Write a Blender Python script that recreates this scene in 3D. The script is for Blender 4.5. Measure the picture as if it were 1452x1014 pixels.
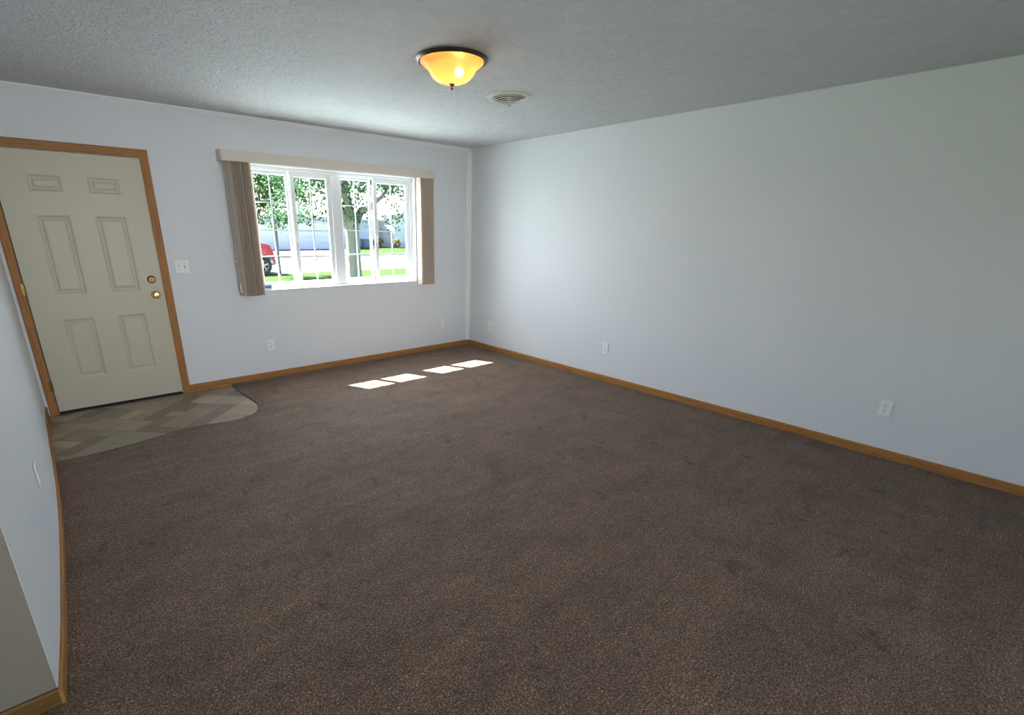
import bpy, bmesh, math, random
from mathutils import Vector, Matrix
rnd = random.Random(7)
S = bpy.context.scene
C = S.collection
R = math.radians
for o in list(bpy.data.objects):
    bpy.data.objects.remove(o)

# ------------------------------------------------------------------ camera
W, H = 1452, 1014
F = 689.4772
cam_d = bpy.data.cameras.new('camera'); cam = bpy.data.objects.new('camera', cam_d); C.objects.link(cam)
yaw, pitch, roll = 0.6940, -0.3348, 0.0131
fw = Vector((math.sin(yaw)*math.cos(pitch), math.cos(yaw)*math.cos(pitch), math.sin(pitch)))
rt = Vector((math.cos(yaw), -math.sin(yaw), 0)); up = rt.cross(fw)
r2 = rt*math.cos(roll)+up*math.sin(roll); u2 = up*math.cos(roll)-rt*math.sin(roll)
M3 = Matrix((r2, u2, -fw)).transposed()
cam.matrix_world = Matrix.Translation((-4.2997, -5.1472, 1.5134)) @ M3.to_4x4()
cam_d.sensor_width = 36; cam_d.lens = F/W*36
cam_d.shift_x = 64.57/W; cam_d.shift_y = 58.35/W
cam_d.clip_start = 0.02; cam_d.clip_end = 500
S.camera = cam

# ------------------------------------------------------------------ light and exposure
S.view_settings.view_transform = 'Standard'
S.view_settings.look = 'None'
S.view_settings.gamma = 1
S.view_settings.use_curve_mapping = False
S.view_settings.exposure = 0.57

world = bpy.data.worlds.new('sky'); S.world = world; world.use_nodes = True
wn = world.node_tree.nodes; wl = world.node_tree.links
sky = wn.new('ShaderNodeTexSky'); sky.sky_type = 'NISHITA'; sky.sun_disc = False
sky.sun_elevation = R(48); sky.sun_rotation = R(-27); sky.altitude = 200; sky.air_density = 1.0; sky.dust_density = 2.5
wl.new(sky.outputs[0], wn['Background'].inputs[0])
wn['Background'].inputs[1].default_value = 0.42

sun_d = bpy.data.lights.new('sun', 'SUN'); sun = bpy.data.objects.new('sun', sun_d); C.objects.link(sun)
sun_d.energy = 66; sun_d.angle = R(0.53); sun_d.color = (1, .95, .87)
sun.rotation_euler = Vector((-.48, 1, 1.216)).to_track_quat('Z', 'Y').to_euler()
sun.location = (-3, 8, 12)

def area(name, loc, look, sx, sy, energy, col):
    d = bpy.data.lights.new(name, 'AREA'); d.shape = 'RECTANGLE'; d.size = sx; d.size_y = sy
    d.energy = energy; d.color = col
    o = bpy.data.objects.new(name, d); C.objects.link(o); o.location = loc
    o.rotation_euler = (Vector(look)-Vector(loc)).to_track_quat('-Z', 'Y').to_euler()
    return o
# added fill lamps for daylight at two unseen openings and outside the front window
area('fill_patio_opening', (-7.35, -6.2, 1.15), (0, -5.4, 1.0), 2.6, 2.1, 8, (.88, .93, 1))
rear = area('fill_rear_opening', (-3.3, -8.75, 1.4), (-2.9, 0, 1.2), 2.4, 1.3, 19, (.96, .98, 1))  # added fill, aimed to brighten the far wall
rear.data.spread = R(70)
area('fill_front_window', (-1.775, .32, 1.5), (-2.2, -3, .85), 1.8, 1.1, 68, (.84, .93, 1))  # extra lamp added to strengthen the light through this window

# ------------------------------------------------------------------ helpers
def mat(name, col, rough=.6, metal=0, **k):
    m = bpy.data.materials.new(name); m.use_nodes = True
    b = m.node_tree.nodes['Principled BSDF']
    b.inputs['Base Color'].default_value = (*col, 1); b.inputs['Roughness'].default_value = rough
    b.inputs['Metallic'].default_value = metal
    for kk, v in k.items(): b.inputs[kk.replace('_', ' ')].default_value = v
    return m
def nd(m, t, **k):
    n = m.node_tree.nodes.new(t)
    for kk, v in k.items():
        if kk in n.inputs: n.inputs[kk].default_value = v
        else: setattr(n, kk, v)
    return n
def lk(m, a, b): m.node_tree.links.new(a, b)
def bsdf(m): return m.node_tree.nodes['Principled BSDF']
def coords(m, scale=(1, 1, 1), rot=(0, 0, 0)):
    t = nd(m, 'ShaderNodeTexCoord'); p = nd(m, 'ShaderNodeMapping')
    p.inputs['Scale'].default_value = scale; p.inputs['Rotation'].default_value = rot
    lk(m, t.outputs['Object'], p.inputs[0]); return p.outputs[0]
def ramp(m, fac, stops):
    r = nd(m, 'ShaderNodeValToRGB'); e = r.color_ramp.elements
    while len(e) < len(stops): e.new(.5)
    for el, (p, c) in zip(e, stops): el.position = p; el.color = (*c, 1)
    lk(m, fac, r.inputs[0]); return r.outputs[0]
def noise(m, vec, scale, detail=2, rough=.5, dist=0):
    n = nd(m, 'ShaderNodeTexNoise'); n.inputs['Scale'].default_value = scale
    n.inputs['Detail'].default_value = detail; n.inputs['Roughness'].default_value = rough
    n.inputs['Distortion'].default_value = dist
    lk(m, vec, n.inputs['Vector']); return n.outputs[0]
def bump(m, h, strength, dist):
    b = nd(m, 'ShaderNodeBump'); b.inputs['Strength'].default_value = strength; b.inputs['Distance'].default_value = dist
    lk(m, h, b.inputs['Height']); lk(m, b.outputs[0], bsdf(m).inputs['Normal']); return b
def mixc(m, fac, a, b, mode='MIX'):
    x = nd(m, 'ShaderNodeMix', data_type='RGBA', blend_type=mode)
    for i, v in ((0, fac), (6, a), (7, b)):
        if isinstance(v, (int, float)): x.inputs[i].default_value = v
        elif isinstance(v, tuple): x.inputs[i].default_value = (*v, 1)
        else: lk(m, v, x.inputs[i])
    return x.outputs[2]

def box(bm, x0, x1, y0, y1, z0, z1):
    v = [bm.verts.new((x, y, z)) for x in (x0, x1) for y in (y0, y1) for z in (z0, z1)]
    for f in ((0, 1, 3, 2), (4, 6, 7, 5), (0, 4, 5, 1), (2, 3, 7, 6), (0, 2, 6, 4), (1, 5, 7, 3)):
        bm.faces.new([v[i] for i in f])
    return v
def prism(bm, prof, axis, a, b):
    """profile of (p,q) pairs swept along axis from a to b; x: (y,z); y: (x,z); z: (x,y)"""
    def P(t, p, q): return {'x': (t, p, q), 'y': (p, t, q), 'z': (p, q, t)}[axis]
    A = [bm.verts.new(P(a, *c)) for c in prof]; B = [bm.verts.new(P(b, *c)) for c in prof]
    n = len(prof)
    for i in range(n): bm.faces.new((A[i], A[(i+1) % n], B[(i+1) % n], B[i]))
    bm.faces.new(A[::-1]); bm.faces.new(B)
def lathe(bm, prof, c, seg=48, axis='z', closed=False):
    """profile of (r,h); revolve about axis through c"""
    rings = []
    for r, h in prof:
        ring = []
        for i in range(seg):
            a = 2*math.pi*i/seg; x, y = r*math.cos(a), r*math.sin(a)
            if axis == 'z': p = (c[0]+x, c[1]+y, c[2]+h)
            elif axis == 'y': p = (c[0]+x, c[1]+h, c[2]+y)
            else: p = (c[0]+h, c[1]+x, c[2]+y)
            ring.append(bm.verts.new(p))
        rings.append(ring)
    for A, B in zip(rings, rings[1:]):
        for i in range(seg): bm.faces.new((A[i], A[(i+1) % seg], B[(i+1) % seg], B[i]))
    if closed:
        for i in range(seg):
            A, B = rings[-1], rings[0]
            bm.faces.new((A[i], A[(i+1) % seg], B[(i+1) % seg], B[i]))
    else:
        bm.faces.new(rings[0]); bm.faces.new(rings[-1])
def tube(bm, pts, rad, seg=10):
    rings = []
    for i, p in enumerate(pts):
        p = Vector(p); d = (Vector(pts[min(i+1, len(pts)-1)])-Vector(pts[max(i-1, 0)])).normalized()
        a = d.orthogonal().normalized() if i == 0 else (a-d*a.dot(d)).normalized()
        b = d.cross(a); r = rad[i] if isinstance(rad, (list, tuple)) else rad
        rings.append([bm.verts.new(p+(a*math.cos(t)+b*math.sin(t))*r) for t in [2*math.pi*k/seg for k in range(seg)]])
    for A, B in zip(rings, rings[1:]):
        for i in range(seg): bm.faces.new((A[i], A[(i+1) % seg], B[(i+1) % seg], B[i]))
    bm.faces.new(rings[0]); bm.faces.new(rings[-1])
def obj(name, bm, m, parent=None, bevel=0, smooth=False, kind=None, label=None, cat=None, group=None, seg=2, ang=35):
    bmesh.ops.recalc_face_normals(bm, faces=bm.faces)
    me = bpy.data.meshes.new(name); bm.to_mesh(me); bm.free()
    ms = m if isinstance(m, (list, tuple)) else [m]
    for x in ms: me.materials.append(x)
    o = bpy.data.objects.new(name, me); C.objects.link(o)
    if parent: o.parent = parent
    if smooth:
        for p in me.polygons: p.use_smooth = True
        try: me.set_sharp_from_angle(angle=R(ang))
        except Exception: pass
    if bevel:
        b = o.modifiers.new('bevel', 'BEVEL'); b.width = bevel; b.segments = seg; b.limit_method = 'ANGLE'
    tag(o, label, cat, group, kind); return o
def tag(o, label=None, cat=None, group=None, kind=None):
    if label: o['label'] = label
    if cat: o['category'] = cat
    if group: o['group'] = group
    if kind: o['kind'] = kind
def empty(name, loc=(0, 0, 0), **k):
    o = bpy.data.objects.new(name, None); C.objects.link(o); o.location = loc; o.empty_display_size = .1
    tag(o, **k); return o
def B(): return bmesh.new()
def bobj(name, ext, m, parent=None, **k):
    bm = B(); box(bm, *ext); return obj(name, bm, m, parent, **k)

# ------------------------------------------------------------------ materials
def wall_paint(name, col):
    m = mat(name, col, .55); c = coords(m)
    n1 = noise(m, c, 1.3, 3, .55)
    lk(m, mixc(m, n1, tuple(x*.965 for x in col), tuple(min(1, x*1.03) for x in col)), bsdf(m).inputs['Base Color'])
    bump(m, noise(m, c, 160, 3), .12, .002); return m
M_wall = wall_paint('wall_paint', (.74, .763, .80))
M_tan_shade = wall_paint('shaded_tan_paint', (.20, .18, .145))  # tan wall, its colour also lowered for the shade on the end face

M_ceil = mat('ceiling_texture', (.62, .64, .65), .8)
c = coords(M_ceil); n1 = noise(M_ceil, c, 9, 4, .62, 1.2)
v = nd(M_ceil, 'ShaderNodeTexVoronoi', feature='SMOOTH_F1'); v.inputs['Scale'].default_value = 26
wob = nd(M_ceil, 'ShaderNodeVectorMath', operation='ADD')
nz = nd(M_ceil, 'ShaderNodeTexNoise'); nz.inputs['Scale'].default_value = 14; nz.inputs['Detail'].default_value = 2
lk(M_ceil, c, nz.inputs['Vector']); sc = nd(M_ceil, 'ShaderNodeVectorMath', operation='SCALE'); sc.inputs['Scale'].default_value = .16
lk(M_ceil, nz.outputs['Color'], sc.inputs[0]); lk(M_ceil, c, wob.inputs[0]); lk(M_ceil, sc.outputs[0], wob.inputs[1])
lk(M_ceil, wob.outputs[0], v.inputs['Vector'])
ad = nd(M_ceil, 'ShaderNodeMath', operation='ADD'); lk(M_ceil, v.outputs['Distance'], ad.inputs[0]); lk(M_ceil, noise(M_ceil, c, 70, 4, .6), ad.inputs[1])
bump(M_ceil, ad.outputs[0], .9, .011)
lk(M_ceil, mixc(M_ceil, n1, (.56, .585, .61), (.73, .75, .775)), bsdf(M_ceil).inputs['Base Color'])

def wood(name, stretch=(3, 60, 60), a=(.25, .105, .030), b=(.41, .185, .055)):
    m = mat(name, a, .5, Specular_IOR_Level=.25); c = coords(m, stretch)
    n = noise(m, c, 1.6, 5, .6, .4)
    lk(m, ramp(m, n, [(.3, a), (.55, b), (.75, tuple(x*.75 for x in b))]), bsdf(m).inputs['Base Color'])
    bump(m, n, .08, .001); return m
M_oak_x = wood('oak_along_x')
M_oak_y = wood('oak_along_y', (60, 3, 60))
M_oak_z = wood('oak_along_z', (60, 60, 3))

M_carpet = mat('brown_carpet', (.1, .08, .06), .75, **{'Specular_IOR_Level': .35})
m = M_carpet; c = coords(m)
fine = noise(m, c, 135, 3, .75, .3)
col = ramp(m, fine, [(.30, (.015, .0075, .0045)), (.45, (.104, .060, .038)), (.57, (.246, .155, .106)), (.70, (.62, .43, .31))])
blot = ramp(m, noise(m, c, 3.4, 6, .68, .5), [(.34, (.76, .74, .72)), (.5, (.97, .97, .97)), (.68, (1.16, 1.16, 1.16))])
col = mixc(m, 1.0, col, blot, 'MULTIPLY')
c2 = coords(m, (1.2, 7, 1), (0, 0, R(28)))
streak = ramp(m, noise(m, c2, 1.5, 4, .6, .5), [(.35, (.85, .84, .83)), (.6, (1.08, 1.08, 1.08)), (.72, (1.3, 1.28, 1.25))])
col = mixc(m, .75, col, streak, 'MULTIPLY')
spots = ramp(m, noise(m, c, 7.0, 4, .6, .6), [(.29, (.55, .51, .48)), (.39, (1, 1, 1)), (1, (1, 1, 1))])
col = mixc(m, 1.0, col, spots, 'MULTIPLY')
mid = ramp(m, noise(m, c, 38, 4, .65, .4), [(.36, (.72, .70, .69)), (.5, (1, 1, 1)), (.64, (1.3, 1.3, 1.3))])
col = mixc(m, .7, col, mid, 'MULTIPLY')
lk(m, col, bsdf(m).inputs['Base Color'])
ad = nd(m, 'ShaderNodeMath', operation='ADD'); lk(m, fine, ad.inputs[0]); lk(m, noise(m, c, 60, 3, .6), ad.inputs[1])
bump(m, ad.outputs[0], .8, .012)
bsdf(m).inputs['Sheen Weight'].default_value = .2; bsdf(m).inputs['Sheen Roughness'].default_value = .45
bsdf(m).inputs['Sheen Tint'].default_value = (.6, .55, .52, 1)

def tilemat(i, a, b):
    m = mat('entry_tile_finish', a, .38); c = coords(m, (1, 1, 1), (0, 0, i))
    n = noise(m, c, 22, 6, .68, 1.2)
    lk(m, mixc(m, n, a, b), bsdf(m).inputs['Base Color']); bump(m, n, .1, .001); return m
M_tiles = [tilemat(0, (.15, .108, .078), (.25, .19, .14)), tilemat(1, (.27, .21, .145), (.42, .335, .24)),
           tilemat(2, (.36, .285, .20), (.50, .405, .30)), tilemat(3, (.205, .155, .112), (.33, .26, .19)), tilemat(4, (.225, .185, .14), (.35, .295, .225))]
M_sub = mat('entry_grout', (.14, .12, .10), .8)

M_door = mat('cream_door_paint', (.56, .515, .40), .42); bump(M_door, noise(M_door, coords(M_door, (1, 1, .15)), 130, 3), .06, .001)
M_white = mat('white_vinyl', (.82, .84, .86), .35)
M_plate = mat('white_plastic', (.88, .88, .88), .35)
M_ivory = mat('ivory_plastic', (.70, .66, .42), .4)
M_black = mat('dark_slot', (.02, .02, .02), .6)
M_rubber_gap = mat('weatherstrip_gap_shade', (.025, .022, .02), .7)  # dark rubber, also used to put shade into the door gaps
M_brass = mat('polished_brass', (.80, .58, .25), .18, 1)
M_brass_dark = mat('aged_brass', (.20, .12, .045), .3, 1)
M_bronze = mat('dark_bronze', (.09, .06, .05), .35, .7)
M_finial = mat('copper_bronze', (.28, .11, .07), .35, .8)
M_trim = mat('white_trim', (.86, .88, .90), .5)
M_valance = mat('beige_valance', (.70, .625, .545), .5); bump(M_valance, noise(M_valance, coords(M_valance), 200, 2), .05, .001)
M_vane = mat('beige_vane', (.86, .78, .68), .5)
b_ = bsdf(M_vane); tr = nd(M_vane, 'ShaderNodeBsdfTranslucent'); tr.inputs[0].default_value = (.65, .55, .45, 1)
mx = nd(M_vane, 'ShaderNodeMixShader'); mx.inputs[0].default_value = .5
lk(M_vane, b_.outputs[0], mx.inputs[1]); lk(M_vane, tr.outputs[0], mx.inputs[2])
lk(M_vane, mx.outputs[0], M_vane.node_tree.nodes['Material Output'].inputs[0])
c = coords(M_vane, (1, 1, 1)); wv = nd(M_vane, 'ShaderNodeTexWave', bands_direction='Y'); wv.inputs['Scale'].default_value = 60
lk(M_vane, c, wv.inputs['Vector']); bump(M_vane, wv.outputs[1], .3, .001)
M_grille = mat('white_grille', (.80, .83, .86), .4)
M_glass = bpy.data.materials.new('window_glass'); M_glass.use_nodes = True
nt = M_glass.node_tree; nt.nodes.clear()
out = nt.nodes.new('ShaderNodeOutputMaterial'); t_ = nt.nodes.new('ShaderNodeBsdfTransparent'); g_ = nt.nodes.new('ShaderNodeBsdfGlossy')
g_.inputs['Roughness'].default_value = .02; mx = nt.nodes.new('ShaderNodeMixShader'); t_.inputs[0].default_value = (.95, .97, .97, 1)
mx.inputs[0].default_value = .035; nt.links.new(t_.outputs[0], mx.inputs[1]); nt.links.new(g_.outputs[0], mx.inputs[2]); nt.links.new(mx.outputs[0], out.inputs[0])

def rough_mat(name, a, b, scale, rough=.9, bs=.3, bd=.02, dist=0, stretch=(1, 1, 1)):
    m = mat(name, a, rough, Specular_IOR_Level=.05); n = noise(m, coords(m, stretch), scale, 5, .6, dist)
    lk(m, mixc(m, n, a, b), bsdf(m).inputs['Base Color']); bump(m, n, bs, bd); return m
M_lawn = rough_mat('lawn_grass', (.012, .034, .004), (.024, .055, .008), 9)
M_road = rough_mat('pale_concrete', (.13, .13, .13), (.165, .162, .16), 3)
M_siding = rough_mat('pale_blue_siding', (.55, .63, .78), (.60, .67, .80), 2)
M_siding2 = rough_mat('white_siding', (.78, .79, .82), (.82, .83, .85), 2)
M_garage = rough_mat('white_garage_door', (.72, .77, .86), (.76, .80, .88), 2)
M_roof = rough_mat('grey_shingles', (.50, .49, .50), (.62, .61, .62), 12)
M_bark = rough_mat('bark', (.22, .20, .17), (.45, .42, .36), 9, .95, .8, .04, 0, (1, 1, .22))
M_sapbark = rough_mat('young_bark', (.17, .15, .14), (.28, .25, .23), 12, .95, .4, .02, 0, (1, 1, .25))
def leafmat(name, a, b):
    m = mat(name, a, .6, Specular_IOR_Level=.2); n = noise(m, coords(m), 2.2, 3)
    colr = mixc(m, n, a, b); lk(m, colr, bsdf(m).inputs['Base Color'])
    t = nd(m, 'ShaderNodeBsdfTranslucent'); lk(m, colr, t.inputs[0])
    x = nd(m, 'ShaderNodeMixShader'); x.inputs[0].default_value = .45
    lk(m, bsdf(m).outputs[0], x.inputs[1]); lk(m, t.outputs[0], x.inputs[2]); lk(m, x.outputs[0], m.node_tree.nodes['Material Output'].inputs[0]); return m
M_leaf = leafmat('green_leaves', (.034, .095, .055), (.07, .15, .07))
M_leaf2 = leafmat('yellow_green_leaves', (.034, .080, .022), (.068, .12, .03))
M_bush = leafmat('straw_green_leaves', (.14, .14, .05), (.22, .20, .10))
M_flower = mat('red_blossom', (.55, .10, .07), .5)
M_carred = mat('red_car_paint', (.70, .03, .09), .22, 0, Coat_Weight=.6)
M_tyre = mat('tyre_rubber', (.035, .035, .04), .8)
M_alloy = mat('alloy_wheel', (.62, .64, .67), .3, .8)
M_chrome = mat('bright_bumper', (.75, .77, .80), .25, .6)
M_darkglass = mat('car_window_glass', (.03, .04, .05), .08)
M_ac = mat('grey_blue_cabinet', (.16, .20, .28), .5)
M_blue = mat('blue_print', (.05, .20, .50), .4)

# ------------------------------------------------------------------ room shell
HC = 2.456
XL, XW, YB = -7.2, 0.0, -8.6
def AR(y): return .0085*(-y)          # the right wall is a hair out of square

# subfloor under carpet and entry tiles
floor = bobj('floor', (XL-.15, .25, YB-.15, .16, -.12, -.016), M_sub, kind='structure', label='floor under brown carpet and a small tiled entry')
entry_curve = [(-3.118, .02), (-3.133, -.066), (-3.125, -.35), (-3.107, -.66), (-3.106, -.75), (-3.125, -.85), (-3.165, -.935), (-3.235, -1.005),
               (-3.33, -1.045), (-3.46, -1.045), (-3.62, -1.01), (-3.78, -1.0), (-3.92, -1.04), (-4.08, -1.09), (-4.25, -1.115), (-4.45, -1.122), (-4.62, -1.125)]
bm = B()
outer = [(-3.118, .02), (.25, .02), (.25, YB-.1), (XL-.1, YB-.1), (XL-.1, -1.125)]
poly = entry_curve[::-1]
lo = [(x, y) for x, y in entry_curve]
loop = outer[1:] + lo[::-1]
top = [bm.verts.new((x, y, 0)) for x, y in loop]; bot = [bm.verts.new((x, y, -.007)) for x, y in loop]
n = len(loop)
bm.faces.new(top); bm.faces.new(bot[::-1])
for i in range(n): bm.faces.new((top[i], top[(i+1) % n], bot[(i+1) % n], bot[i]))
bmesh.ops.triangulate(bm, faces=bm.faces[:2])
obj('carpet', bm, M_carpet, floor, label='brown flecked cut-pile carpet')

# entry tiles on a 45 degree grid, sizes 1x1, 2x1 and 2x2, clipped to the entry
U = .1135; cs = math.cos(R(45)); ox, oy = -3.418, -.485
def clip(poly, a, b):
    out = []
    def side(p): return (b[0]-a[0])*(p[1]-a[1])-(b[1]-a[1])*(p[0]-a[0])
    for i, p in enumerate(poly):
        q = poly[(i+1) % len(poly)]; sp, sq = side(p), side(q)
        if sp >= 0: out.append(p)
        if sp*sq < 0:
            t = sp/(sp-sq); out.append((p[0]+(q[0]-p[0])*t, p[1]+(q[1]-p[1])*t))
    return out
bound = [(-4.585, -1.15), (-3.28, -1.075), (-3.09, -.86), (-3.085, .0), (-3.12, .0), (-4.585, .0)]
used = set()
tiles_mesh = 0
for i in range(-16, 17):
    for j in range(-16, 17):
        if (i, j) in used: continue
        ok = lambda a, b: (a, b) not in used
        opts = [(1, 1)]
        if ok(i+1, j): opts += [(2, 1)]*2
        if ok(i, j+1): opts += [(1, 2)]*2
        if ok(i+1, j) and ok(i, j+1) and ok(i+1, j+1): opts += [(2, 2)]*3
        w, h = rnd.choice(opts)
        for a in range(w):
            for b in range(h): used.add((i+a, j+b))
        g = .0012
        pts = [((i*U+g), (j*U+g)), ((i+w)*U-g, j*U+g), ((i+w)*U-g, (j+h)*U-g), (i*U+g, (j+h)*U-g)]
        pts = [(ox+(p-q)*cs, oy+(p+q)*cs) for p, q in pts]
        for k in range(len(bound)):
            pts = clip(pts, bound[k], bound[(k+1) % len(bound)])
            if len(pts) < 3: break
        if len(pts) < 3: continue
        ar_ = abs(sum(p[0]*q[1]-q[0]*p[1] for p, q in zip(pts, pts[1:]+pts[:1])))/2
        if ar_ < .0004: continue
        bm = B(); zt = -.0085-rnd.random()*.0004
        T = [bm.verts.new((x, y, zt)) for x, y in pts]; Bt = [bm.verts.new((x, y, -.016)) for x, y in pts]
        bm.faces.new(T); bm.faces.new(Bt[::-1])
        for k in range(len(pts)): bm.faces.new((T[k], T[(k+1) % len(pts)], Bt[(k+1) % len(pts)], Bt[k]))
        big = w*h == 4
        mi = rnd.choice([1, 2, 3, 4, 1] if big else [0, 0, 3, 4, 2, 1])
        obj('tile', bm, M_tiles[mi], floor)
# metal edge strip along the right side of the entry
bm = B(); pts = [(x+.004, y) for x, y in entry_curve[:7]]
for k in range(len(pts)-1):
    (x0, y0), (x1, y1) = pts[k], pts[k+1]
    d = Vector((x1-x0, y1-y0)).normalized(); nrm = Vector((-d.y, d.x))*.007
    q = [(x0-nrm.x, y0-nrm.y), (x0+nrm.x, y0+nrm.y), (x1+nrm.x, y1+nrm.y), (x1-nrm.x, y1-nrm.y)]
    T = [bm.verts.new((*p, .003)) for p in q]; Bt = [bm.verts.new((*p, -.008)) for p in q]
    bm.faces.new(T); bm.faces.new(Bt[::-1])
    for i in range(4): bm.faces.new((T[i], T[(i+1) % 4], Bt[(i+1) % 4], Bt[i]))
obj('edge_strip', bm, mat('dark_edge_metal', (.10, .085, .07), .4, .5), floor, label='dark metal strip where carpet meets entry tiles')

bobj('ceiling', (XL-.15, .25, YB-.15, .16, HC, HC+.12), M_ceil, kind='structure')

# far wall (window and entry door)
DX0, DX1, DZ = -4.492, -3.568, 2.034            # door slab
WX0, WX1, WZ0, WZ1 = -2.700, -.845, .898, 2.066  # window opening
WT = .15
bm = B()
for e in ((XL, DX0-.004, -.016, HC), (DX0-.004, DX1+.004, DZ+.004, HC), (DX1+.004, WX0, -.016, HC), (WX0, WX1, -.016, WZ0), (WX0, WX1, WZ1, HC), (WX1, .12, -.016, HC)):
    box(bm, e[0], e[1], 0, WT, e[2], e[3])
bmesh.ops.remove_doubles(bm, verts=bm.verts, dist=1e-5)
obj('wall_far', bm, M_wall, kind='structure')
# right wall
bm = B(); prism(bm, [(0, .001), (.14, .001), (.14, YB-.1), (AR(YB-.1), YB-.1)], 'z', -.016, HC)
obj('wall_right', bm, M_wall, kind='structure')
# rear wall with opening, outer left wall with patio opening
RW = (-4.6, -2.0, .75, 2.05)
bm = B()
for e in ((XL-.15, RW[0], 0, HC), (RW[0], RW[1], 0, RW[2]), (RW[0], RW[1], RW[3], HC), (RW[1], .25, 0, HC)):
    box(bm, e[0], e[1], YB-.12, YB, e[2], e[3])
obj('wall_rear', bm, M_wall, kind='structure')
PW = (-7.6, -4.8, 0.0, 2.1)
bm = B()
for e in ((YB, PW[0], 0, HC), (PW[0], PW[1], PW[3], HC), (PW[1], .16, 0, HC)):
    box(bm, XL-.15, XL, e[0], e[1], e[2], e[3])
obj('wall_side', bm, M_wall, kind='structure')

# left wall, slightly bowed, ending in an outside corner
LY = [0, -.1, -.3, -.55, -.9, -1.25, -1.6, -1.9, -2.2, -2.65, -3.02, -3.2, -3.362]
LX = [-4.575, -4.575, -4.574, -4.569, -4.561, -4.549, -4.540, -4.536, -4.535, -4.541, -4.549, -4.556, -4.563]
def lx(y):
    for k in range(len(LY)-1):
        if LY[k] >= y >= LY[k+1]:
            t = (LY[k]-y)/(LY[k]-LY[k+1]); return LX[k]+(LX[k+1]-LX[k])*t
    return LX[-1]
bm = B(); prism(bm, list(zip(LX, LY))+[(-4.70, -3.362), (-4.70, 0)], 'z', -.016, HC)
obj('wall_left', bm, M_wall, kind='structure')
bobj('wall_return', (XL, LX[-1]-.0015, -3.364, -3.25, -.016, HC), M_tan_shade, kind='structure')

# trim: crown strip and corner bead on the far wall
bm = B(); prism(bm, [(0, HC), (0, HC-.034), (-.006, HC-.036), (-.014, HC-.030), (-.022, HC-.016), (-.034, HC-.010), (-.036, HC)], 'x', -4.58, -.004)
obj('trim_1', bm, M_trim, kind='structure', smooth=True)
bm = B(); prism(bm, [(-.060, 0), (-.058, -.008), (-.050, -.012), (-.035, -.012), (-.012, -.014), (-.001, -.03), (0, 0)], 'z', .063, HC-.036)
obj('trim_2', bm, M_trim, kind='structure', smooth=True)

# baseboards
BH = .063
def bprof(s=1, t=.012, h=BH, z0=-.006):  # (offset from wall, z)
    return [(0, z0), (s*t, z0), (s*t, h-.008), (s*(t-.005), h), (0, h)]
bm = B(); prism(bm, bprof(-1), 'x', DX1+.068, -.0005)
obj('baseboard_far', bm, M_oak_x, kind='structure')
bm = B()
prism(bm, [(0, -.008), (-.026, -.008), (-.026, .004), (-.020, .013), (-.012, .016), (0, .016)], 'x', DX1+.068, -3.125)
obj('trim_3', bm, M_oak_x, kind='structure', smooth=True)
bm = B()
pr = bprof(-1)
A = [bm.verts.new((AR(0)+p, -.0005, q)) for p, q in pr]; Bv = [bm.verts.new((AR(YB)+p, YB, q)) for p, q in pr]
for i in range(5): bm.faces.new((A[i], A[(i+1) % 5], Bv[(i+1) % 5], Bv[i]))
bm.faces.new(A); bm.faces.new(Bv[::-1])
obj('baseboard_right', bm, M_oak_y, kind='structure')
def left_board(y0, y1, t, h, z0, name):
    bm = B(); ys = [y0]+[y for y in LY if y0 > y > y1]+[y1]; rings = []
    for y in ys: rings.append([bm.verts.new((lx(y)+p, y, q)) for p, q in bprof(1, t, h, z0)])
    for P, Q in zip(rings, rings[1:]):
        for i in range(5): bm.faces.new((P[i], P[(i+1) % 5], Q[(i+1) % 5], Q[i]))
    bm.faces.new(rings[0]); bm.faces.new(rings[-1][::-1])
    return obj(name, bm, M_oak_y, kind='structure')
left_board(-.55, -3.3755, .0105, .058, -.008, 'baseboard_left')
left_board(-.02, -.549, .014, .080, -.008, 'baseboard_entry')
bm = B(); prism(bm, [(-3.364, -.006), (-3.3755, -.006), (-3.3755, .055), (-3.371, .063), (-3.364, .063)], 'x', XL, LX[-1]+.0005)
obj('baseboard_return', bm, wood('shaded_dark_oak', (3, 60, 60), (.085, .042, .012), (.15, .078, .024)), kind='structure')  # darker stain, with the end face's shade also put into the colour

# ------------------------------------------------------------------ entry door
door = empty('door_1', ((DX0+DX1)/2, .0, 0), kind='structure', label='cream six-panel entry door in oak casing')
dl = -door.location
def dob(name, bm, m, parent=None, **k):
    bmesh.ops.translate(bm, verts=bm.verts, vec=dl); return obj(name, bm, m, parent or door, **k)
# slab with six sunken openings; panels are pieces of their own
YF = .004; YK = .045
px = [(-4.318, -4.108), (-3.950, -3.735)]; pz = [(1.745, 1.868), (.975, 1.580), (.272, .778)]
xs = sorted([DX0, DX1]+[a for t in px for a in t]); zs = sorted([.012, DZ]+[a for t in pz for a in t])
bm = B()
for i in range(5):
    for j in range(7):
        hole = i in (1, 3) and j in (1, 3, 5)
        x0, x1, z0, z1 = xs[i], xs[i+1], zs[j], zs[j+1]
        if not hole: bm.faces.new([bm.verts.new(p) for p in ((x0, YF, z0), (x1, YF, z0), (x1, YF, z1), (x0, YF, z1))])
        bm.faces.new([bm.verts.new(p) for p in ((x0, YK, z0), (x0, YK, z1), (x1, YK, z1), (x1, YK, z0))])
for (a, b) in (((DX0, .012), (DX1, .012)), ((DX1, .012), (DX1, DZ)), ((DX1, DZ), (DX0, DZ)), ((DX0, DZ), (DX0, .012))):
    bm.faces.new([bm.verts.new(p) for p in ((a[0], YF, a[1]), (b[0], YF, b[1]), (b[0], YK, b[1]), (a[0], YK, a[1]))])
bmesh.ops.remove_doubles(bm, verts=bm.verts, dist=1e-5)
slab = dob('door_slab', bm, M_door)
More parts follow.
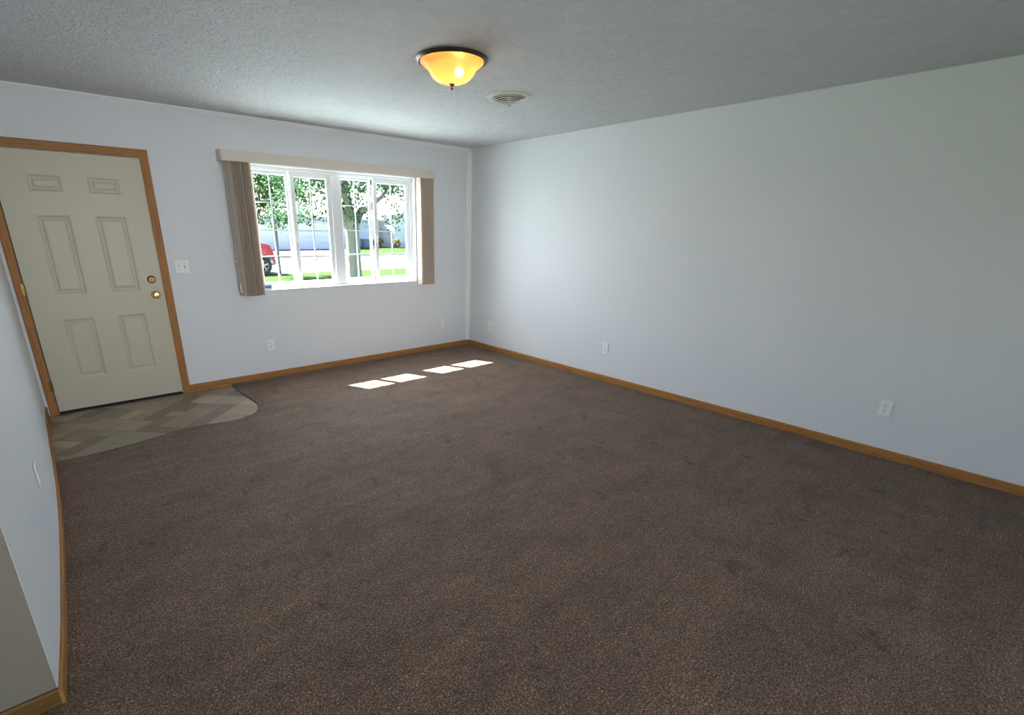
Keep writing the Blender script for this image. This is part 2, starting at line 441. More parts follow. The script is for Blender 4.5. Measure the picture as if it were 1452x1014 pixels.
for (x0, x1) in px:
    for (z0, z1) in pz:
        bm = B(); rings = []
        for ins, dep in ((0, 0), (.006, .001), (.014, .006), (.022, .008), (.028, .008), (.042, .002), (.046, .001)):
            rings.append([bm.verts.new(p) for p in ((x0+ins, YF+dep, z0+ins), (x1-ins, YF+dep, z0+ins), (x1-ins, YF+dep, z1-ins), (x0+ins, YF+dep, z1-ins))])
        for P, Q in zip(rings, rings[1:]):
            for k in range(4): bm.faces.new((P[k], P[(k+1) % 4], Q[(k+1) % 4], Q[k]))
        bm.faces.new(rings[-1])
        bmesh.ops.translate(bm, verts=bm.verts, vec=dl)
        o = obj('panel', bm, M_door, slab)
# casing, jamb, threshold
bm = B(); prism(bm, [(DX1+.006, .0), (DX1+.006, -.008), (DX1+.012, -.013), (DX1+.060, -.016), (DX1+.068, -.010), (DX1+.068, 0)], 'z', -.008, DZ+.066)
dob('casing', bm, M_oak_z, label='right upright of the oak door casing')
bm = B(); prism(bm, [(DX0-.006, .0), (DX0-.006, -.008), (DX0-.012, -.013), (DX0-.054, -.016), (DX0-.062, -.010), (DX0-.062, 0)], 'z', -.008, DZ+.066)
dob('casing', bm, M_oak_z, label='left upright of the oak door casing')
bm = B(); prism(bm, [(0, DZ+.006), (-.008, DZ+.006), (-.013, DZ+.012), (-.0165, DZ+.060), (-.010, DZ+.068), (0, DZ+.068)], 'x', DX0-.062, DX1+.068)
dob('casing', bm, M_oak_x, label='head of the oak door casing')
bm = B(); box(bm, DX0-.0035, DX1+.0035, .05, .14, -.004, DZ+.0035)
dob('gap_backing', bm, M_rubber_gap, label='dark backing for the shaded gap and weatherstrip behind the door edge')  # dark slab behind the door, its colour stands for shade in the gap
bm = B(); box(bm, DX0-.003, DX1+.003, -.020, .10, -.0155, .003)
dob('threshold', bm, M_rubber_gap, bevel=.003, label='dark threshold under the door')
bm = B(); box(bm, DX1+.0005, DX1+.0055, -.004, .045, .0, DZ)
dob('weatherstrip', bm, mat('cream_weatherstrip', (.72, .60, .42), .5), label='cream strip along the latch side')
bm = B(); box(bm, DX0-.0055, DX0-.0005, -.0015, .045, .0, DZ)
dob('hinge_gap_shade', bm, M_rubber_gap, label='dark strip standing for the shaded gap on the hinge side')  # shade of the hinge-side gap put in as a dark strip
for zc in (1.78, 1.03, .245):
    bm = B()
    tube(bm, [(DX0-.003, -.009, zc-.045), (DX0-.003, -.009, zc+.045)], .0065, 12)
    for k in (-.05, .05): tube(bm, [(DX0-.003, -.009, zc+k-.004), (DX0-.003, -.009, zc+k+.004)], .0045, 10)
    box(bm, DX0-.022, DX0-.003, -.0145, -.011, zc-.044, zc+.044)
    dob('hinge', bm, M_brass_dark, smooth=True)
# deadbolt and knob
bm = B(); lathe(bm, [(.001, -.018), (.022, -.018), (.027, -.014), (.032, -.005), (.0335, 0)], (-3.641, YF, 1.062), 32, 'y')
db = dob('deadbolt', bm, M_brass_dark, smooth=True, label='dark brass deadbolt rose with thumb turn')
bm = B(); box(bm, -3.649, -3.633, -.032, -.013, 1.050, 1.074)
bmesh.ops.translate(bm, verts=bm.verts, vec=dl); obj('thumb_turn', bm, M_brass_dark, db, bevel=.004)
bm = B(); lathe(bm, [(.010, -.030), (.012, -.012), (.025, -.009), (.034, -.004), (.036, 0)], (-3.631, YF, .930), 32, 'y')
kr = dob('knob_rose', bm, M_brass, smooth=True)
bm = B(); lathe(bm, [(.006, -.068), (.020, -.067), (.027, -.060), (.030, -.050), (.028, -.040), (.020, -.031), (.012, -.027), (.011, -.020)], (-3.631, YF, .930), 32, 'y')
bmesh.ops.translate(bm, verts=bm.verts, vec=dl); obj('knob', bm, M_brass, kr, smooth=True, label='round polished brass knob')

# ------------------------------------------------------------------ window
win = empty('window_1', ((WX0+WX1)/2, .1, WZ0), kind='structure', label='white twin sliding window with grilles')
wl_ = -win.location
def wob_(name, bm, m, parent=None, **k):
    bmesh.ops.translate(bm, verts=bm.verts, vec=wl_); return obj(name, bm, m, parent or win, **k)
# outer frame, mullion, sill
def frame_ring(bm, x0, x1, z0, z1, w, y0, y1, wb=None):
    wb = wb or w
    box(bm, x0, x0+w, y0, y1, z0, z1); box(bm, x1-w, x1, y0, y1, z0, z1)
    box(bm, x0+w, x1-w, y0, y1, z1-w, z1); box(bm, x0+w, x1-w, y0, y1, z0, z0+wb)
bm = B(); frame_ring(bm, WX0+.0005, WX1-.0005, WZ0+.0005, WZ1-.0005, .034, .07, .149)
wob_('frame', bm, M_white, bevel=.003)
bm = B(); box(bm, -1.862, -1.752, .062, .145, WZ0+.0345, WZ1-.0345)
wob_('mullion', bm, M_white, bevel=.004)
bm = B(); box(bm, WX0+.001, WX1-.001, -.006, .069, WZ0+.0005, WZ0+.012)
wob_('sill', bm, M_trim, bevel=.003)
Z0, Z1 = WZ0+.035, WZ1-.035
def sash(x0, x1, y0, st, label):
    y1 = y0+.028
    bm = B(); frame_ring(bm, x0, x1, Z0, Z1, st, y0, y1, .038)
    s = wob_('sash', bm, M_white, bevel=.003, label=label)
    gx0, gx1, gz0, gz1 = x0+st, x1-st, Z0+.038, Z1-st
    yc = (y0+y1)/2
    bm = B(); box(bm, gx0, gx1, yc-.002, yc+.002, gz0, gz1); wob_('pane', bm, M_glass, s)
    mx_ = (gx0+gx1)/2
    bm = B(); box(bm, mx_-.007, mx_+.007, yc+.0025, yc+.0085, gz0, gz1); wob_('grille_bar', bm, M_grille, s)
    for k in (1, 2, 3):
        z = gz1-(gz1-gz0)*k/4
        bm = B(); box(bm, gx0, gx1, yc+.003, yc+.008, z-.006, z+.006); wob_('grille_bar', bm, M_grille, s)
    return s
sash(WX0+.035, -2.292, .112, .030, 'left fixed sash, partly behind the vanes')
s_ = sash(-2.290, -1.863, .078, .042, 'sliding sash left of the thick mullion')
sash(-1.751, -1.365, .112, .028, 'fixed sash right of the thick mullion')
s2 = sash(-1.350, WX1-.036, .078, .042, 'rightmost sliding sash')
for s, x in ((s_, -2.268), (s2, -1.328)):
    bm = B(); box(bm, x-.006, x+.006, .066, .0775, 1.36, 1.44); wob_('latch', bm, M_white, s, bevel=.003)

# ------------------------------------------------------------------ vertical blind
blind = empty('vertical_blind', (-1.785, 0, 2.1), label='open beige vertical blind with vanes stacked at both sides of the window', cat='window blind')
bl = -blind.location
def blo(name, bm, m, parent=None, **k):
    bmesh.ops.translate(bm, verts=bm.verts, vec=bl); return obj(name, bm, m, parent or blind, **k)
VX0, VX1, VZ0, VZ1, VY = -2.965, -.622, 2.066, 2.156, -.112
bm = B()
def rc(x0, x1, y0, r, n=6):   # U-shaped plan with rounded front corners
    pts = [(x0, -.0005)]
    for k in range(n+1):
        a = R(180+90*k/n); pts.append((x0+r+r*math.cos(a), y0+r+r*math.sin(a)))
    for k in range(n+1):
        a = R(270+90*k/n); pts.append((x1-r+r*math.cos(a), y0+r+r*math.sin(a)))
    pts.append((x1, -.0005)); return pts
o_ = rc(VX0, VX1, VY, .018); i_ = rc(VX0+.005, VX1-.005, VY+.005, .013)
O0 = [bm.verts.new((x, y, VZ0)) for x, y in o_]; O1 = [bm.verts.new((x, y, VZ1)) for x, y in o_]
I0 = [bm.verts.new((x, y, VZ0)) for x, y in i_]; I1 = [bm.verts.new((x, y, VZ1-.005)) for x, y in i_]
n = len(o_)
for k in range(n-1):
    bm.faces.new((O0[k], O0[k+1], O1[k+1], O1[k])); bm.faces.new((I0[k], I1[k], I1[k+1], I0[k+1])); bm.faces.new((O0[k], I0[k], I0[k+1], O0[k+1]))
bm.faces.new(O1); bm.faces.new(I1[::-1])
bm.faces.new((O0[0], O1[0], I1[0], I0[0])); bm.faces.new((O0[-1], I0[-1], I1[-1], O1[-1]))
blo('valance', bm, M_valance, smooth=True, label='smooth beige valance board')
bm = B(); box(bm, -2.94, -.65, -.085, -.040, 2.085, 2.115); blo('head_rail', bm, M_valance)
def vane(x, ang, z0=.872, z1=2.072, w=.088):
    bm = B(); seg = 6; prev = None; th = .0011
    A = []
    for k in range(seg+1):
        t = -1+2*k/seg; u = t*w/2; bow = .005*(1-t*t)
        A.append((u, bow))
    ca, sa = math.cos(ang), math.sin(ang)
    def tr(u, b): return (x+u*ca-b*sa, -.060+u*sa+b*ca)
    prof = [tr(u, b+th) for u, b in A]+[tr(u, b-th) for u, b in A[::-1]]
    prism(bm, prof, 'z', z0, z1)
    return blo('vane', bm, M_vane, smooth=True, ang=50)
for k in range(13):
    vane(-2.903+k*.0154, R((128 if k == 0 else 100)+rnd.uniform(-7, 7)), .872+rnd.uniform(-.002, .002))
for k in range(11):
    vane(-.832+k*.0168, R((93+rnd.uniform(-1, 1)) if k == 0 else 114+rnd.uniform(-6, 6)), .866+rnd.uniform(-.002, .002))
bm = B(); tube(bm, [(-2.945, -.062, 2.09), (-2.943, -.062, 1.20), (-2.928, -.060, .985)], .0022, 6)
tube(bm, [(-2.935, -.072, 2.09), (-2.926, -.072, .99)], .0018, 6)
blo('cord', bm, mat('cord_white', (.6, .6, .58), .6), label='thin white control cord')
bm = B(); box(bm, -2.936, -2.918, -.074, -.058, .905, .99); blo('cord_weight', bm, M_valance, bevel=.005)
bm = B(); lathe(bm, [(.003, -.012), (.007, -.008), (.007, .008), (.003, .012)], (-2.936, -.066, 1.20), 12); blo('cord_knob', bm, M_ivory, smooth=True)

# small box on the sill
bx = empty('small_box', (-2.645, .03, WZ0+.012), label='small blue and white box on the window sill beside the dark vanes', cat='box')
bm = B(); box(bm, -.042, .042, -.014, .014, 0, .058); obj('carton', bm, mat('white_carton', (.62, .74, .85), .5), bx, bevel=.002)
bm = B(); box(bm, -.036, .036, -.0152, -.0142, .014, .040); obj('print_band', bm, M_blue, bx, label='blue printed band')

# ------------------------------------------------------------------ plates
def outlet(name, loc, rotz, label, kind='duplex', group=None):
    t = empty(name, loc, label=label, cat='outlet' if kind != 'switch' else 'light switch'); t.rotation_euler = (0, 0, rotz)
    w = .057 if kind == 'switch' else .035
    bm = B(); box(bm, -w, w, -.006, 0, -.0575, .0575)
    obj('cover_plate', bm, M_plate, t, bevel=.003)
    if kind == 'duplex':
        for s in (-1, 1):
            zc = s*.0195
            bm = B(); prism(bm, [(-.0165, zc-.008), (-.010, zc-.0145), (.010, zc-.0145), (.0165, zc-.008), (.0165, zc+.008), (.010, zc+.0145), (-.010, zc+.0145), (-.0165, zc+.008)], 'y', -.0085, -.0062)
            r = obj('receptacle', bm, M_plate, t)
            for dx, hh in ((-.0065, .0045), (.0065, .0038)):
                bm = B(); box(bm, dx-.0012, dx+.0012, -.0091, -.0086, zc+.002-hh+.002, zc+.002+hh+.002); obj('slot', bm, M_black, r)
            bm = B(); lathe(bm, [(.0028, -.0091), (.0028, -.0086)], (0, 0, zc-.008), 10, 'y'); obj('slot', bm, M_black, r)
        bm = B(); lathe(bm, [(.0015, -.0078), (.003, -.0070), (.003, -.0062)], (0, 0, 0), 10, 'y'); obj('screw', bm, M_chrome, t)
    elif kind == 'switch':
        for s in (-1, 1):
            xc = s*.023
            bm = B(); box(bm, xc-.006, xc+.006, -.0072, -.0062, -.0125, .0125); obj('switch_slot', bm, mat('switch_recess', (.25, .25, .25), .5), t)
            bm = B(); prism(bm, [(-.0073, -.005), (-.018, s*.009-.003), (-.018, s*.009+.003), (-.0073, .007)], 'x', xc-.0045, xc+.0045); obj('toggle', bm, M_plate, t)
            for zc in (-.030, .030):
                bm = B(); lathe(bm, [(.0015, -.0078), (.003, -.0070), (.003, -.0062)], (xc, 0, zc), 10, 'y'); obj('screw', bm, M_brass_dark, t)
    else:
        bm = B(); box(bm, -.010, .010, -.0085, -.0062, -.014, .014); obj('jack', bm, M_ivory, t, label='yellow jack in the plate')
        bm = B(); box(bm, -.004, .004, -.0092, -.0087, -.007, .001); obj('socket', bm, M_black, t)
        for zc in (-.042, .042):
            bm = B(); lathe(bm, [(.0015, -.0078), (.003, -.0070), (.003, -.0062)], (0, 0, zc), 10, 'y'); obj('screw', bm, M_chrome, t)
    return t
outlet('light_switch', (-3.388, -.0005, 1.164), 0, 'white double toggle switch plate beside the entry door', 'switch')
outlet('wall_outlet', (-2.691, -.0005, .346), 0, 'white outlet on the far wall below the left vanes of the blind')
outlet('wall_outlet', (-.453, -.0005, .330), 0, 'white outlet on the far wall near the right corner')
outlet('wall_outlet', (AR(-2.229)-.0008, -2.229, .353), R(-90), 'white outlet low on the middle of the right wall')
outlet('wall_outlet', (AR(-4.555)-.0008, -4.555, .358), R(-90), 'nearest white outlet on the right wall, at the photo right edge')
outlet('phone_jack', (AR(-.447)-.0008, -.447, .318), R(-90), 'small plate with yellow jack on the right wall near the corner', 'jack')
outlet('wall_outlet', (lx(-2.44)+.0012, -2.44, .462), R(90), 'white outlet on the left wall, seen edge-on')

# ------------------------------------------------------------------ ceiling light
LXc, LYc = -2.25, -2.51
lamp = empty('ceiling_light', (LXc, LYc, HC), label='flush ceiling light with glowing amber glass bowl and dark bronze rim', cat='ceiling light')
bm = B(); lathe(bm, [(.05, -.001), (.204, -.001), (.211, -.005), (.212, -.010), (.207, -.013), (.205, -.017), (.198, -.021), (.190, -.020), (.188, -.012), (.05, -.010)], (0, 0, 0), 72)
obj('rim', bm, M_bronze, lamp, smooth=True)
M_shade = bpy.data.materials.new('amber_glass'); M_shade.use_nodes = True
nt = M_shade.node_tree; b = nt.nodes['Principled BSDF']
b.inputs['Base Color'].default_value = (.95, .60, .28, 1); b.inputs['Roughness'].default_value = .25
tl = nt.nodes.new('ShaderNodeBsdfTranslucent'); tl.inputs[0].default_value = (1.0, .68, .36, 1)
mx = nt.nodes.new('ShaderNodeMixShader'); mx.inputs[0].default_value = .78
rf = nt.nodes.new('ShaderNodeBsdfRefraction'); rf.inputs['Color'].default_value = (1, .80, .50, 1); rf.inputs['Roughness'].default_value = .5; rf.inputs['IOR'].default_value = 1.08
m2 = nt.nodes.new('ShaderNodeMixShader'); m2.inputs[0].default_value = .62; nt.links.new(tl.outputs[0], m2.inputs[1]); nt.links.new(rf.outputs[0], m2.inputs[2])
nt.links.new(b.outputs[0], mx.inputs[1]); nt.links.new(m2.outputs[0], mx.inputs[2]); nt.links.new(mx.outputs[0], nt.nodes['Material Output'].inputs[0])
prof = [(.180, -.014), (.187, -.018), (.186, -.024), (.176, -.032), (.160, -.042), (.147, -.053), (.137, -.067), (.127, -.083), (.113, -.099), (.093, -.113), (.066, -.123), (.038, -.128), (.012, -.129)]
inner = [(max(r-.004, .010), h+.0035) for r, h in prof][::-1]
bm = B(); lathe(bm, prof+inner, (0, 0, 0), 72, closed=True)
obj('glass_bowl', bm, M_shade, lamp, smooth=True, ang=80, label='amber alabaster glass bowl, lit from inside')
bm = B(); lathe(bm, [(.004, -.124), (.018, -.127), (.018, -.132), (.010, -.138), (.006, -.144), (.006, -.147), (.009, -.151), (.009, -.156), (.004, -.161), (.001, -.162)], (0, 0, 0), 24)
obj('finial', bm, M_finial, lamp, smooth=True)
M_bulb = bpy.data.materials.new('lit_bulb'); M_bulb.use_nodes = True
b = M_bulb.node_tree.nodes['Principled BSDF']; b.inputs['Emission Color'].default_value = (1, .76, .47, 1); b.inputs['Emission Strength'].default_value = 290
for s in ((.035, -.025),):
    bm = B(); bmesh.ops.create_uvsphere(bm, u_segments=16, v_segments=10, radius=.026, matrix=Matrix.Translation((s[0], s[1], -.068)))
    obj('bulb', bm, M_bulb, lamp, smooth=True)
    bm = B(); tube(bm, [(s[0], s[1], -.011), (s[0], s[1], -.045)], .014, 12); obj('bulb_socket', bm, M_plate, lamp)

# ------------------------------------------------------------------ ceiling vent
vent = empty('ceiling_vent', (-1.40, -2.115, HC), label='round white ceiling air diffuser with stepped cones beside the light', cat='air vent')
M_vent = mat('vent_enamel', (.72, .69, .63), .35, .1)
bm = B(); lathe(bm, [(.115, -.0005), (.165, -.0005), (.166, -.004), (.150, -.011), (.130, -.013), (.118, -.010)], (0, 0, 0), 56, closed=True)
obj('flange', bm, M_vent, vent, smooth=True)
bm = B(); lathe(bm, [(.001, -.001), (.117, -.001), (.117, -.003), (.001, -.003)], (0, 0, 0), 48); obj('duct_opening', bm, mat('dark_duct', (.07, .05, .035), .6), vent)
for rr, zz in ((.112, -.013), (.094, -.021), (.075, -.029), (.056, -.037), (.036, -.044)):
    bm = B(); lathe(bm, [(rr-.013, zz+.005), (rr-.001, zz+.001), (rr, zz-.001), (rr, zz-.005), (rr-.0025, zz-.005), (rr-.003, zz-.001), (rr-.014, zz+.003)], (0, 0, 0), 48, closed=True)
    obj('cone', bm, M_vent, vent, smooth=True)
bm = B(); lathe(bm, [(.001, -.006), (.006, -.006), (.006, -.047), (.016, -.050), (.015, -.054), (.001, -.055)], (0, 0, 0), 20); obj('hub', bm, M_vent, vent, smooth=True)
bm = B(); lathe(bm, [(.001, -.054), (.009, -.054), (.008, -.059), (.001, -.060)], (0, 0, 0), 16); obj('screw', bm, M_finial, vent, smooth=True)

# ------------------------------------------------------------------ patio door frame and rear window frame (unseen half of the room)
bm = B(); y0, y1, z1 = PW[0], PW[1], PW[3]
for a, b_ in ((y0, y0+.05), ((y0+y1)/2-.03, (y0+y1)/2+.03), (y1-.05, y1)): box(bm, XL-.12, XL-.04, a, b_, 0, z1)
box(bm, XL-.12, XL-.04, y0, y1, z1-.05, z1); box(bm, XL-.12, XL-.04, y0, y1, 0, .04)
obj('door_2', bm, M_white, kind='structure')
bm = B(); x0, x1, z0, z1 = RW
for a, b_ in ((x0, x0+.05), ((x0+x1)/2-.03, (x0+x1)/2+.03), (x1-.05, x1)): box(bm, a, b_, YB-.10, YB-.04, z0, z1)
box(bm, x0, x1, YB-.10, YB-.04, z1-.05, z1); box(bm, x0, x1, YB-.10, YB-.04, z0, z0+.05)
obj('window_2', bm, M_white, kind='structure')

# ------------------------------------------------------------------ outside
GZ = -.40
bobj('ground', (-60, 80, -40, 110, GZ-.5, GZ-.06), M_lawn, kind='structure')
bobj('lawn', (-60, 80, .16, 16.75, GZ-.059, GZ), M_lawn, kind='structure', label='sunlit front lawn')
bobj('street', (-60, 80, 16.75, 29.0, GZ-.059, GZ-.03), M_road, kind='structure', label='pale sunlit street')
bm = B(); prism(bm, [(13.6, 29.0), (80, 29.0), (80, 60), (19.0, 60), (19.0, 40.4)], 'z', GZ-.059, GZ); obj('lawn', bm, M_lawn, kind='structure', label='lawn across the street')
bobj('driveway', (-20, 18.9, 29.0, 42, GZ-.059, GZ-.01), M_road, kind='structure', label='pale concrete driveway across the street')
bobj('kerb', (-60, 80, 28.9, 29.1, GZ-.05, GZ+.04), M_road, kind='structure')
# eave of this house above the window
bm = B(); box(bm, XL-.6, .8, .15, 1.0, 2.412, 2.43); box(bm, XL-.6, .8, .985, 1.0, 2.405, 2.56)
prism(bm, [(1.0, 2.44), (1.0, 2.56), (-1.0, 3.3), (-1.0, 3.18)], 'x', XL-.6, .8)
obj('roof_eave', bm, M_trim, kind='structure')

def house(name, x0, x1, y0, y1, hw, hr, label, wallm, features):
    t = empty(name, ((x0+x1)/2, y0, GZ), label=label, cat='house'); L = -t.location
    def part(nm, bm, m, parent=None, **k):
        bmesh.ops.translate(bm, verts=bm.verts, vec=L); return obj(nm, bm, m, parent or t, **k)
    bm = B(); box(bm, x0, x1, y0, y1, GZ-.02, GZ+hw); part('wall', bm, wallm)
    for k in range(int(hw/.2)):
        bm = B(); z = GZ+.05+k*.2
        prism(bm, [(y0-.001, z), (y0-.022, z), (y0-.006, z+.195), (y0-.001, z+.195)], 'x', x0, x1); part('siding_board', bm, wallm)
    ym = (y0+y1)/2
    bm = B(); prism(bm, [(y0-.5, GZ+hw-.05), (y0-.5, GZ+hw+.10), (ym, GZ+hw+hr), (y1+.5, GZ+hw+.10), (y1+.5, GZ+hw-.05)], 'x', x0-.4, x1+.4); part('roof', bm, M_roof)
    bm = B(); box(bm, x0-.4, x1+.4, y0-.53, y0-.50, GZ+hw-.08, GZ+hw+.10); part('fascia', bm, M_siding2)
    for kind_, a, b, c0, c1 in features:
        if kind_ == 'garage':
            bm = B(); frame_ring(bm, a-.12, b+.12, GZ, GZ+c1+.12, .12, y0-.06, y0-.023, .01); part('garage_frame', bm, M_siding2)
            n = 4
            for k in range(n):
                z0_, z1_ = GZ+.02+(c1-.02)*k/n, GZ+.02+(c1-.02)*(k+1)/n
                bm = B(); box(bm, a+.01, b-.01, y0-.05, y0-.024, z0_+.01, z1_-.01); part('garage_panel', bm, M_garage, bevel=.008)
        else:
            bm = B(); frame_ring(bm, a, b, GZ+c0, GZ+c1, .07, y0-.07, y0-.023); f = part('window', bm, M_siding2)
            bm = B(); box(bm, a+.07, b-.07, y0-.045, y0-.03, GZ+c0+.07, GZ+c1-.07); part('pane', bm, M_darkglass, f)
    return t
house('house', 2.5, 18.6, 40.5, 50, 2.75, 2.0, 'pale blue house with white garage doors across the street, left half of the window', M_siding,
      [('garage', 8.2, 12.6, 0, 2.15), ('garage', 13.2, 17.6, 0, 2.15), ('window', 4.0, 5.6, .9, 2.0)])
house('house', 19.8, 23.3, 43, 50, 2.75, 1.7, 'pale blue house wing behind the tree trunk with cooling unit before it', M_siding, [])
house('house', 24.3, 34, 41.5, 51, 3.3, 2.4, 'white house at the right edge of the window view', M_siding2, [('window', 28, 30, 1.0, 2.3), ('garage', 25.2, 27.6, 0, 2.1)])
ac = empty('cooling_unit', (21.35, 42.3, GZ), label='dark blue-grey cooling unit against the pale house wall', cat='air conditioner')
bm = B(); box(bm, -.42, .42, -.38, .38, .06, .86); obj('cabinet', bm, M_ac, ac, bevel=.02)
for k in range(7): bobj('louvre', (-.38, .38, -.40, -.385, .15+k*.09, .20+k*.09), M_ac, ac)
bobj('pad', (-.5, .5, -.46, .46, 0, .058), M_road, ac)

# leaves: one joined object of small folded quads
def leaves(bm, pts, size, r):
    for (x, y, z) in pts:
        a = Vector((r.gauss(0, 1), r.gauss(0, 1), r.gauss(0, .7))).normalized()
        b = a.orthogonal().normalized(); b = (b*math.cos(r.random()*6.28)+a.cross(b)*math.sin(r.random()*6.28)).normalized()
        s = size*r.uniform(.7, 1.3); p = Vector((x, y, z)); w = b*s*.36; n_ = a.cross(b)*s*.1
        q = [p-a*s*.5, p+w+n_, p+a*s*.5, p-w+n_]
        V = [bm.verts.new(i) for i in q]; bm.faces.new((V[0], V[1], V[2])); bm.faces.new((V[0], V[2], V[3]))
def clumps(r, n, per, centre, rad, spread, zmin=None, keep=None):
    out = []
    while len(out) < n*per:
        d = Vector((r.gauss(0, 1), r.gauss(0, 1), r.gauss(0, 1))).normalized()*(r.random()**.45)
        cc = Vector((centre[0]+d.x*rad[0], centre[1]+d.y*rad[1], centre[2]+d.z*rad[2]))
        if zmin is not None and cc.z < zmin: continue
        if keep and not keep(cc): continue
        for _ in range(per): out.append((cc.x+r.gauss(0, spread), cc.y+r.gauss(0, spread), cc.z+r.gauss(0, spread*.8)))
    return out
# big tree in the lawn
t1 = empty('tree', (3.92, 11, GZ), label='large tree with a thick grey trunk standing in the front lawn', cat='tree'); r = random.Random(3)
bm = B()
tube(bm, [(-.02, 0, -.05), (-.02, 0, .08), (-.01, 0, .35), (0, 0, 1.0), (0, 0, 1.7), (.0, 0, 2.1)], [.36, .30, .265, .24, .225, .235], 20)
obj('trunk', bm, M_bark, t1, smooth=True)
for pts, rad in (([(-.05, 0, 1.85), (-.22, .05, 2.3), (-.48, .1, 2.75), (-.9, .2, 3.6), (-1.4, .2, 4.9)], [.16, .15, .13, .10, .05]),
                 ([(.06, 0, 1.75), (.17, 0, 2.15), (.40, .0, 2.48), (.72, 0, 2.62), (1.3, .1, 3.0), (2.1, .3, 3.9)], [.15, .145, .125, .10, .08, .04]),
                 ([(0, 0, 2.0), (.05, .3, 2.9), (.1, .8, 4.2), (.3, 1.1, 5.6)], [.17, .13, .09, .04]),
                 ([(0, 0, 2.0), (-.3, -.4, 2.7), (-1.1, -1.1, 3.4), (-1.9, -1.6, 4.2)], [.13, .10, .07, .03])):
    bm = B(); tube(bm, pts, rad, 12); obj('branch', bm, M_bark, t1, smooth=True)
def keep1(p):   # crown hangs lower on the left, lifts over the trunk and to the right
    x = p.x
    low = 2.55 if x < -1.2 else (2.95 if x < .9 else 2.75)
    return p.z > low + (.25*math.sin(x*3.1))
pts = clumps(r, 760, 28, (-.1, .1, 4.7), (3.6, 2.5, 2.9), .15, keep=keep1)
for (cx, cy, cz, n_) in ((-.05, -.35, 2.45, 120), (-.3, -.3, 2.7, 160), (.12, -.3, 2.25, 60), (1.55, -.2, 2.25, 60), (1.45, -.2, 1.95, 22), (1.9, -.2, 2.45, 60), (-1.5, .3, 2.3, 140), (-2.0, .2, 2.2, 150), (-1.0, .4, 2.35, 130), (-2.5, .4, 2.25, 120)):
    for _ in range(n_): pts.append((cx+r.gauss(0, .22), cy+r.gauss(0, .2), cz+r.gauss(0, .16)))
bm = B(); leaves(bm, pts, .105, r); obj('foliage', bm, M_leaf, t1, kind='stuff')
# young tree by the kerb
t2 = empty('young_tree', (3.02, 16.0, GZ), label='slim young tree with yellow-green crown in front of the red pickup', cat='tree'); r = random.Random(5)
bm = B(); tube(bm, [(0, 0, -.04), (0, 0, .6), (.02, 0, 1.6), (.03, .03, 2.6), (.02, .05, 4.2)], [.085, .075, .07, .055, .02], 12); obj('trunk', bm, M_sapbark, t2, smooth=True)
for k in range(7):
    a = k*2.4; z = 2.0+k*.28
    bm = B(); tube(bm, [(.02, .03, z), (math.cos(a)*.5, math.sin(a)*.5, z+.35), (math.cos(a)*1.1, math.sin(a)*1.1, z+.8)], [.03, .02, .008], 8); obj('branch', bm, M_sapbark, t2, smooth=True)
pts = clumps(r, 260, 28, (-.1, 0, 3.5), (1.75, 1.3, 1.75), .15, zmin=2.0)
bm = B(); leaves(bm, pts, .115, r); obj('foliage', bm, M_leaf2, t2, kind='stuff')
# more trees behind the houses are out of sight; shrubs by the house
def shrub(loc, s, m, label, seed, flowers=False):
    t = empty('shrub', loc, label=label, cat='shrub'); r = random.Random(seed)
    bm = B()
    for k in range(7): tube(bm, [(0, 0, 0), (r.uniform(-.3, .3)*s, r.uniform(-.3, .3)*s, .6*s)], [.02, .008], 6)
    obj('stems', bm, M_sapbark, t)
    bm = B(); leaves(bm, clumps(r, 60, 14, (0, 0, .5*s), (.62*s, .55*s, .48*s), .06*s, zmin=.08), .16, r); obj('foliage', bm, m, t, kind='stuff')
    if flowers:
        bm = B(); leaves(bm, clumps(r, 8, 6, (.2, -.35*s, .45*s), (.25*s, .15*s, .25*s), .04), .13, r); obj('blossom', bm, M_flower, t, kind='stuff', label='red blossom')
shrub((22.6, 42.0, GZ), 1.0, M_bush, 'round straw-coloured shrub right of the cooling unit', 11)
shrub((23.75, 40.4, GZ), .9, M_bush, 'straw-coloured shrub with red blossom before the house wall', 12, True)
shrub((18.1, 39.3, GZ), .9, M_leaf, 'small green shrub at the end of the garages', 13)
shrub((26.2, 40.8, GZ), .9, M_leaf, 'small dark shrub below the white house', 14)

# red pickup parked at the kerb, its nose to the right
car = empty('pickup_truck', (.55, 17.75, GZ-.03), label='red pickup truck parked on the street, only its front wheel and fender in view', cat='car')
def carside(prof, y0, y1, name, m, bev=.04):
    bm = B(); prism(bm, prof, 'y', y0, y1); return obj(name, bm, m, car, bevel=bev, smooth=True, seg=3)
def arch(cx, cz, rr, a0=0, a1=180, n=14): return [(cx+rr*math.cos(R(a0+(a1-a0)*k/n)), cz+rr*math.sin(R(a0+(a1-a0)*k/n))) for k in range(n+1)]
wf, wr_ = 2.12, -1.55
body = [(2.58, .42), (2.62, .60), (2.58, .95), (2.45, 1.22), (1.9, 1.34), (1.15, 1.38), (-.75, 1.38), (-.75, 1.36), (-2.75, 1.36), (-2.8, .55), (-2.6, .42)]
body += arch(wr_, .38, .46, 180, 0) + arch(wf, .38, .46, 180, 0)
carside(body, -.95, .95, 'body', M_carred, .03)
carside([(1.05, 1.37), (.45, 1.92), (-.55, 1.95), (-.78, 1.37)], -.82, .82, 'cab', M_carred, .06)
for s in (-1, 1):
    y0, y1 = (-.835, -.822) if s < 0 else (.822, .835)
    carside([(.90, 1.42), (.42, 1.85), (.15, 1.86), (.15, 1.42)], y0, y1, 'side_window', M_darkglass, 0)
    carside([(.08, 1.42), (.08, 1.86), (-.50, 1.88), (-.66, 1.42)], y0, y1, 'side_window', M_darkglass, 0)
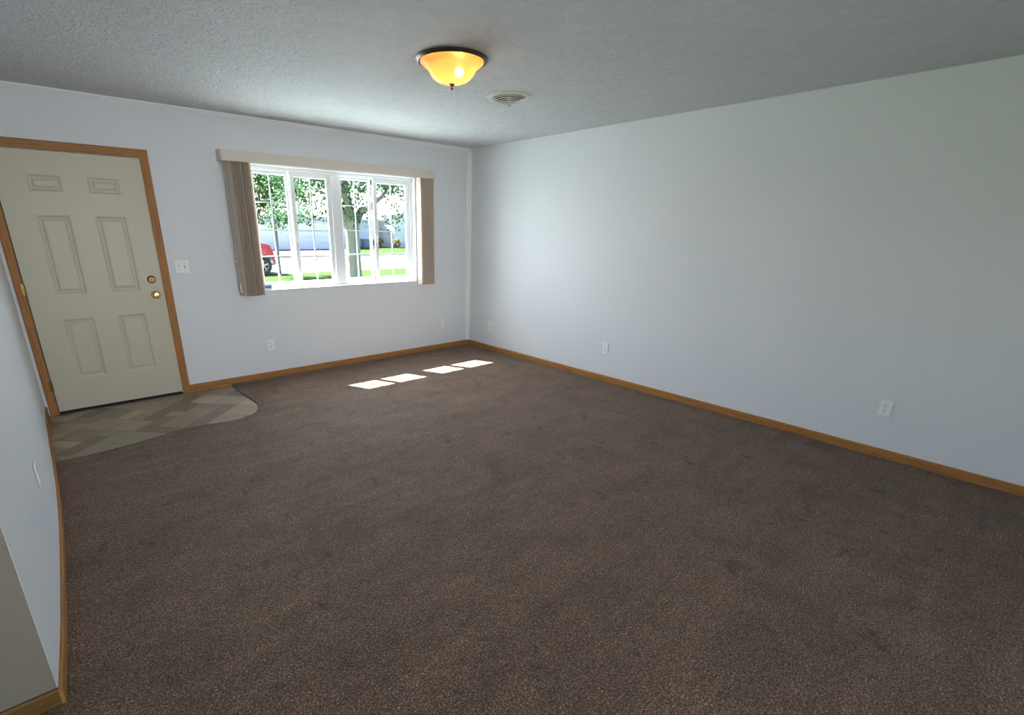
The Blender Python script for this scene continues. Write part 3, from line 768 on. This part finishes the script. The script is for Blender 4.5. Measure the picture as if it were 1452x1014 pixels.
bm = B(); box(bm, 2.40, 2.74, -.93, .93, .42, .62); obj('bumper', bm, M_chrome, car, bevel=.04)
bm = B(); box(bm, -2.92, -2.7, -.90, .90, .45, .62); obj('bumper', bm, M_chrome, car, bevel=.04)
for s in (-1, 1): bobj('headlamp', (2.50, 2.60, s*.70-.16, s*.70+.16, .82, 1.0), M_plate, car, bevel=.02)
for cx in (wf, wr_):
    for s in (-1, 1):
        yo = s*.93; yi = s*.70; bm = B()
        lathe(bm, [(.22, yi), (.33, yi), (.37, yi+s*.03), (.37, yo-s*.03), (.345, yo), (.245, yo), (.235, yo-s*.03), (.22, yo-s*.05)], (cx, 0, .38), 40, 'y', closed=True)
        w = obj('wheel', bm, M_tyre, car, smooth=True, label='black tyre with bright five-spoke rim')
        bm = B(); lathe(bm, [(.20, yo-s*.10), (.242, yo-s*.02), (.232, yo-s*.005), (.215, yo-s*.03), (.20, yo-s*.09)], (cx, 0, .38), 40, 'y', closed=True)
        lathe(bm, [(.05, yo-s*.07), (.05, yo-s*.02), (.04, yo-s*.01)], (cx, 0, .38), 20, 'y')
        for k in range(5):
            a = R(90+72*k); d = Vector((math.cos(a), 0, math.sin(a))); q = Vector((-math.sin(a), 0, math.cos(a)))
            o0 = Vector((cx, yo-s*.045, .38)); vs = []
            for rr, hw_ in ((.04, .028), (.225, .040)):
                for dy in (-.015, .015):
                    for e in (-1, 1): vs.append(bm.verts.new(o0+d*rr+q*hw_*e+Vector((0, dy, 0))))
            for f in ((0, 1, 3, 2), (4, 6, 7, 5), (0, 4, 5, 1), (2, 3, 7, 6), (0, 2, 6, 4), (1, 5, 7, 3)): bm.faces.new([vs[i] for i in f])
        obj('rim', bm, M_alloy, w)
        bm = B(); lathe(bm, [(.01, yo-s*.12), (.215, yo-s*.12), (.215, yo-s*.105), (.01, yo-s*.105)], (cx, 0, .38), 24, 'y'); obj('brake_disc', bm, M_black, w)
bobj('underbody', (-2.5, 2.3, -.6, .6, .30, .60), M_black, car)
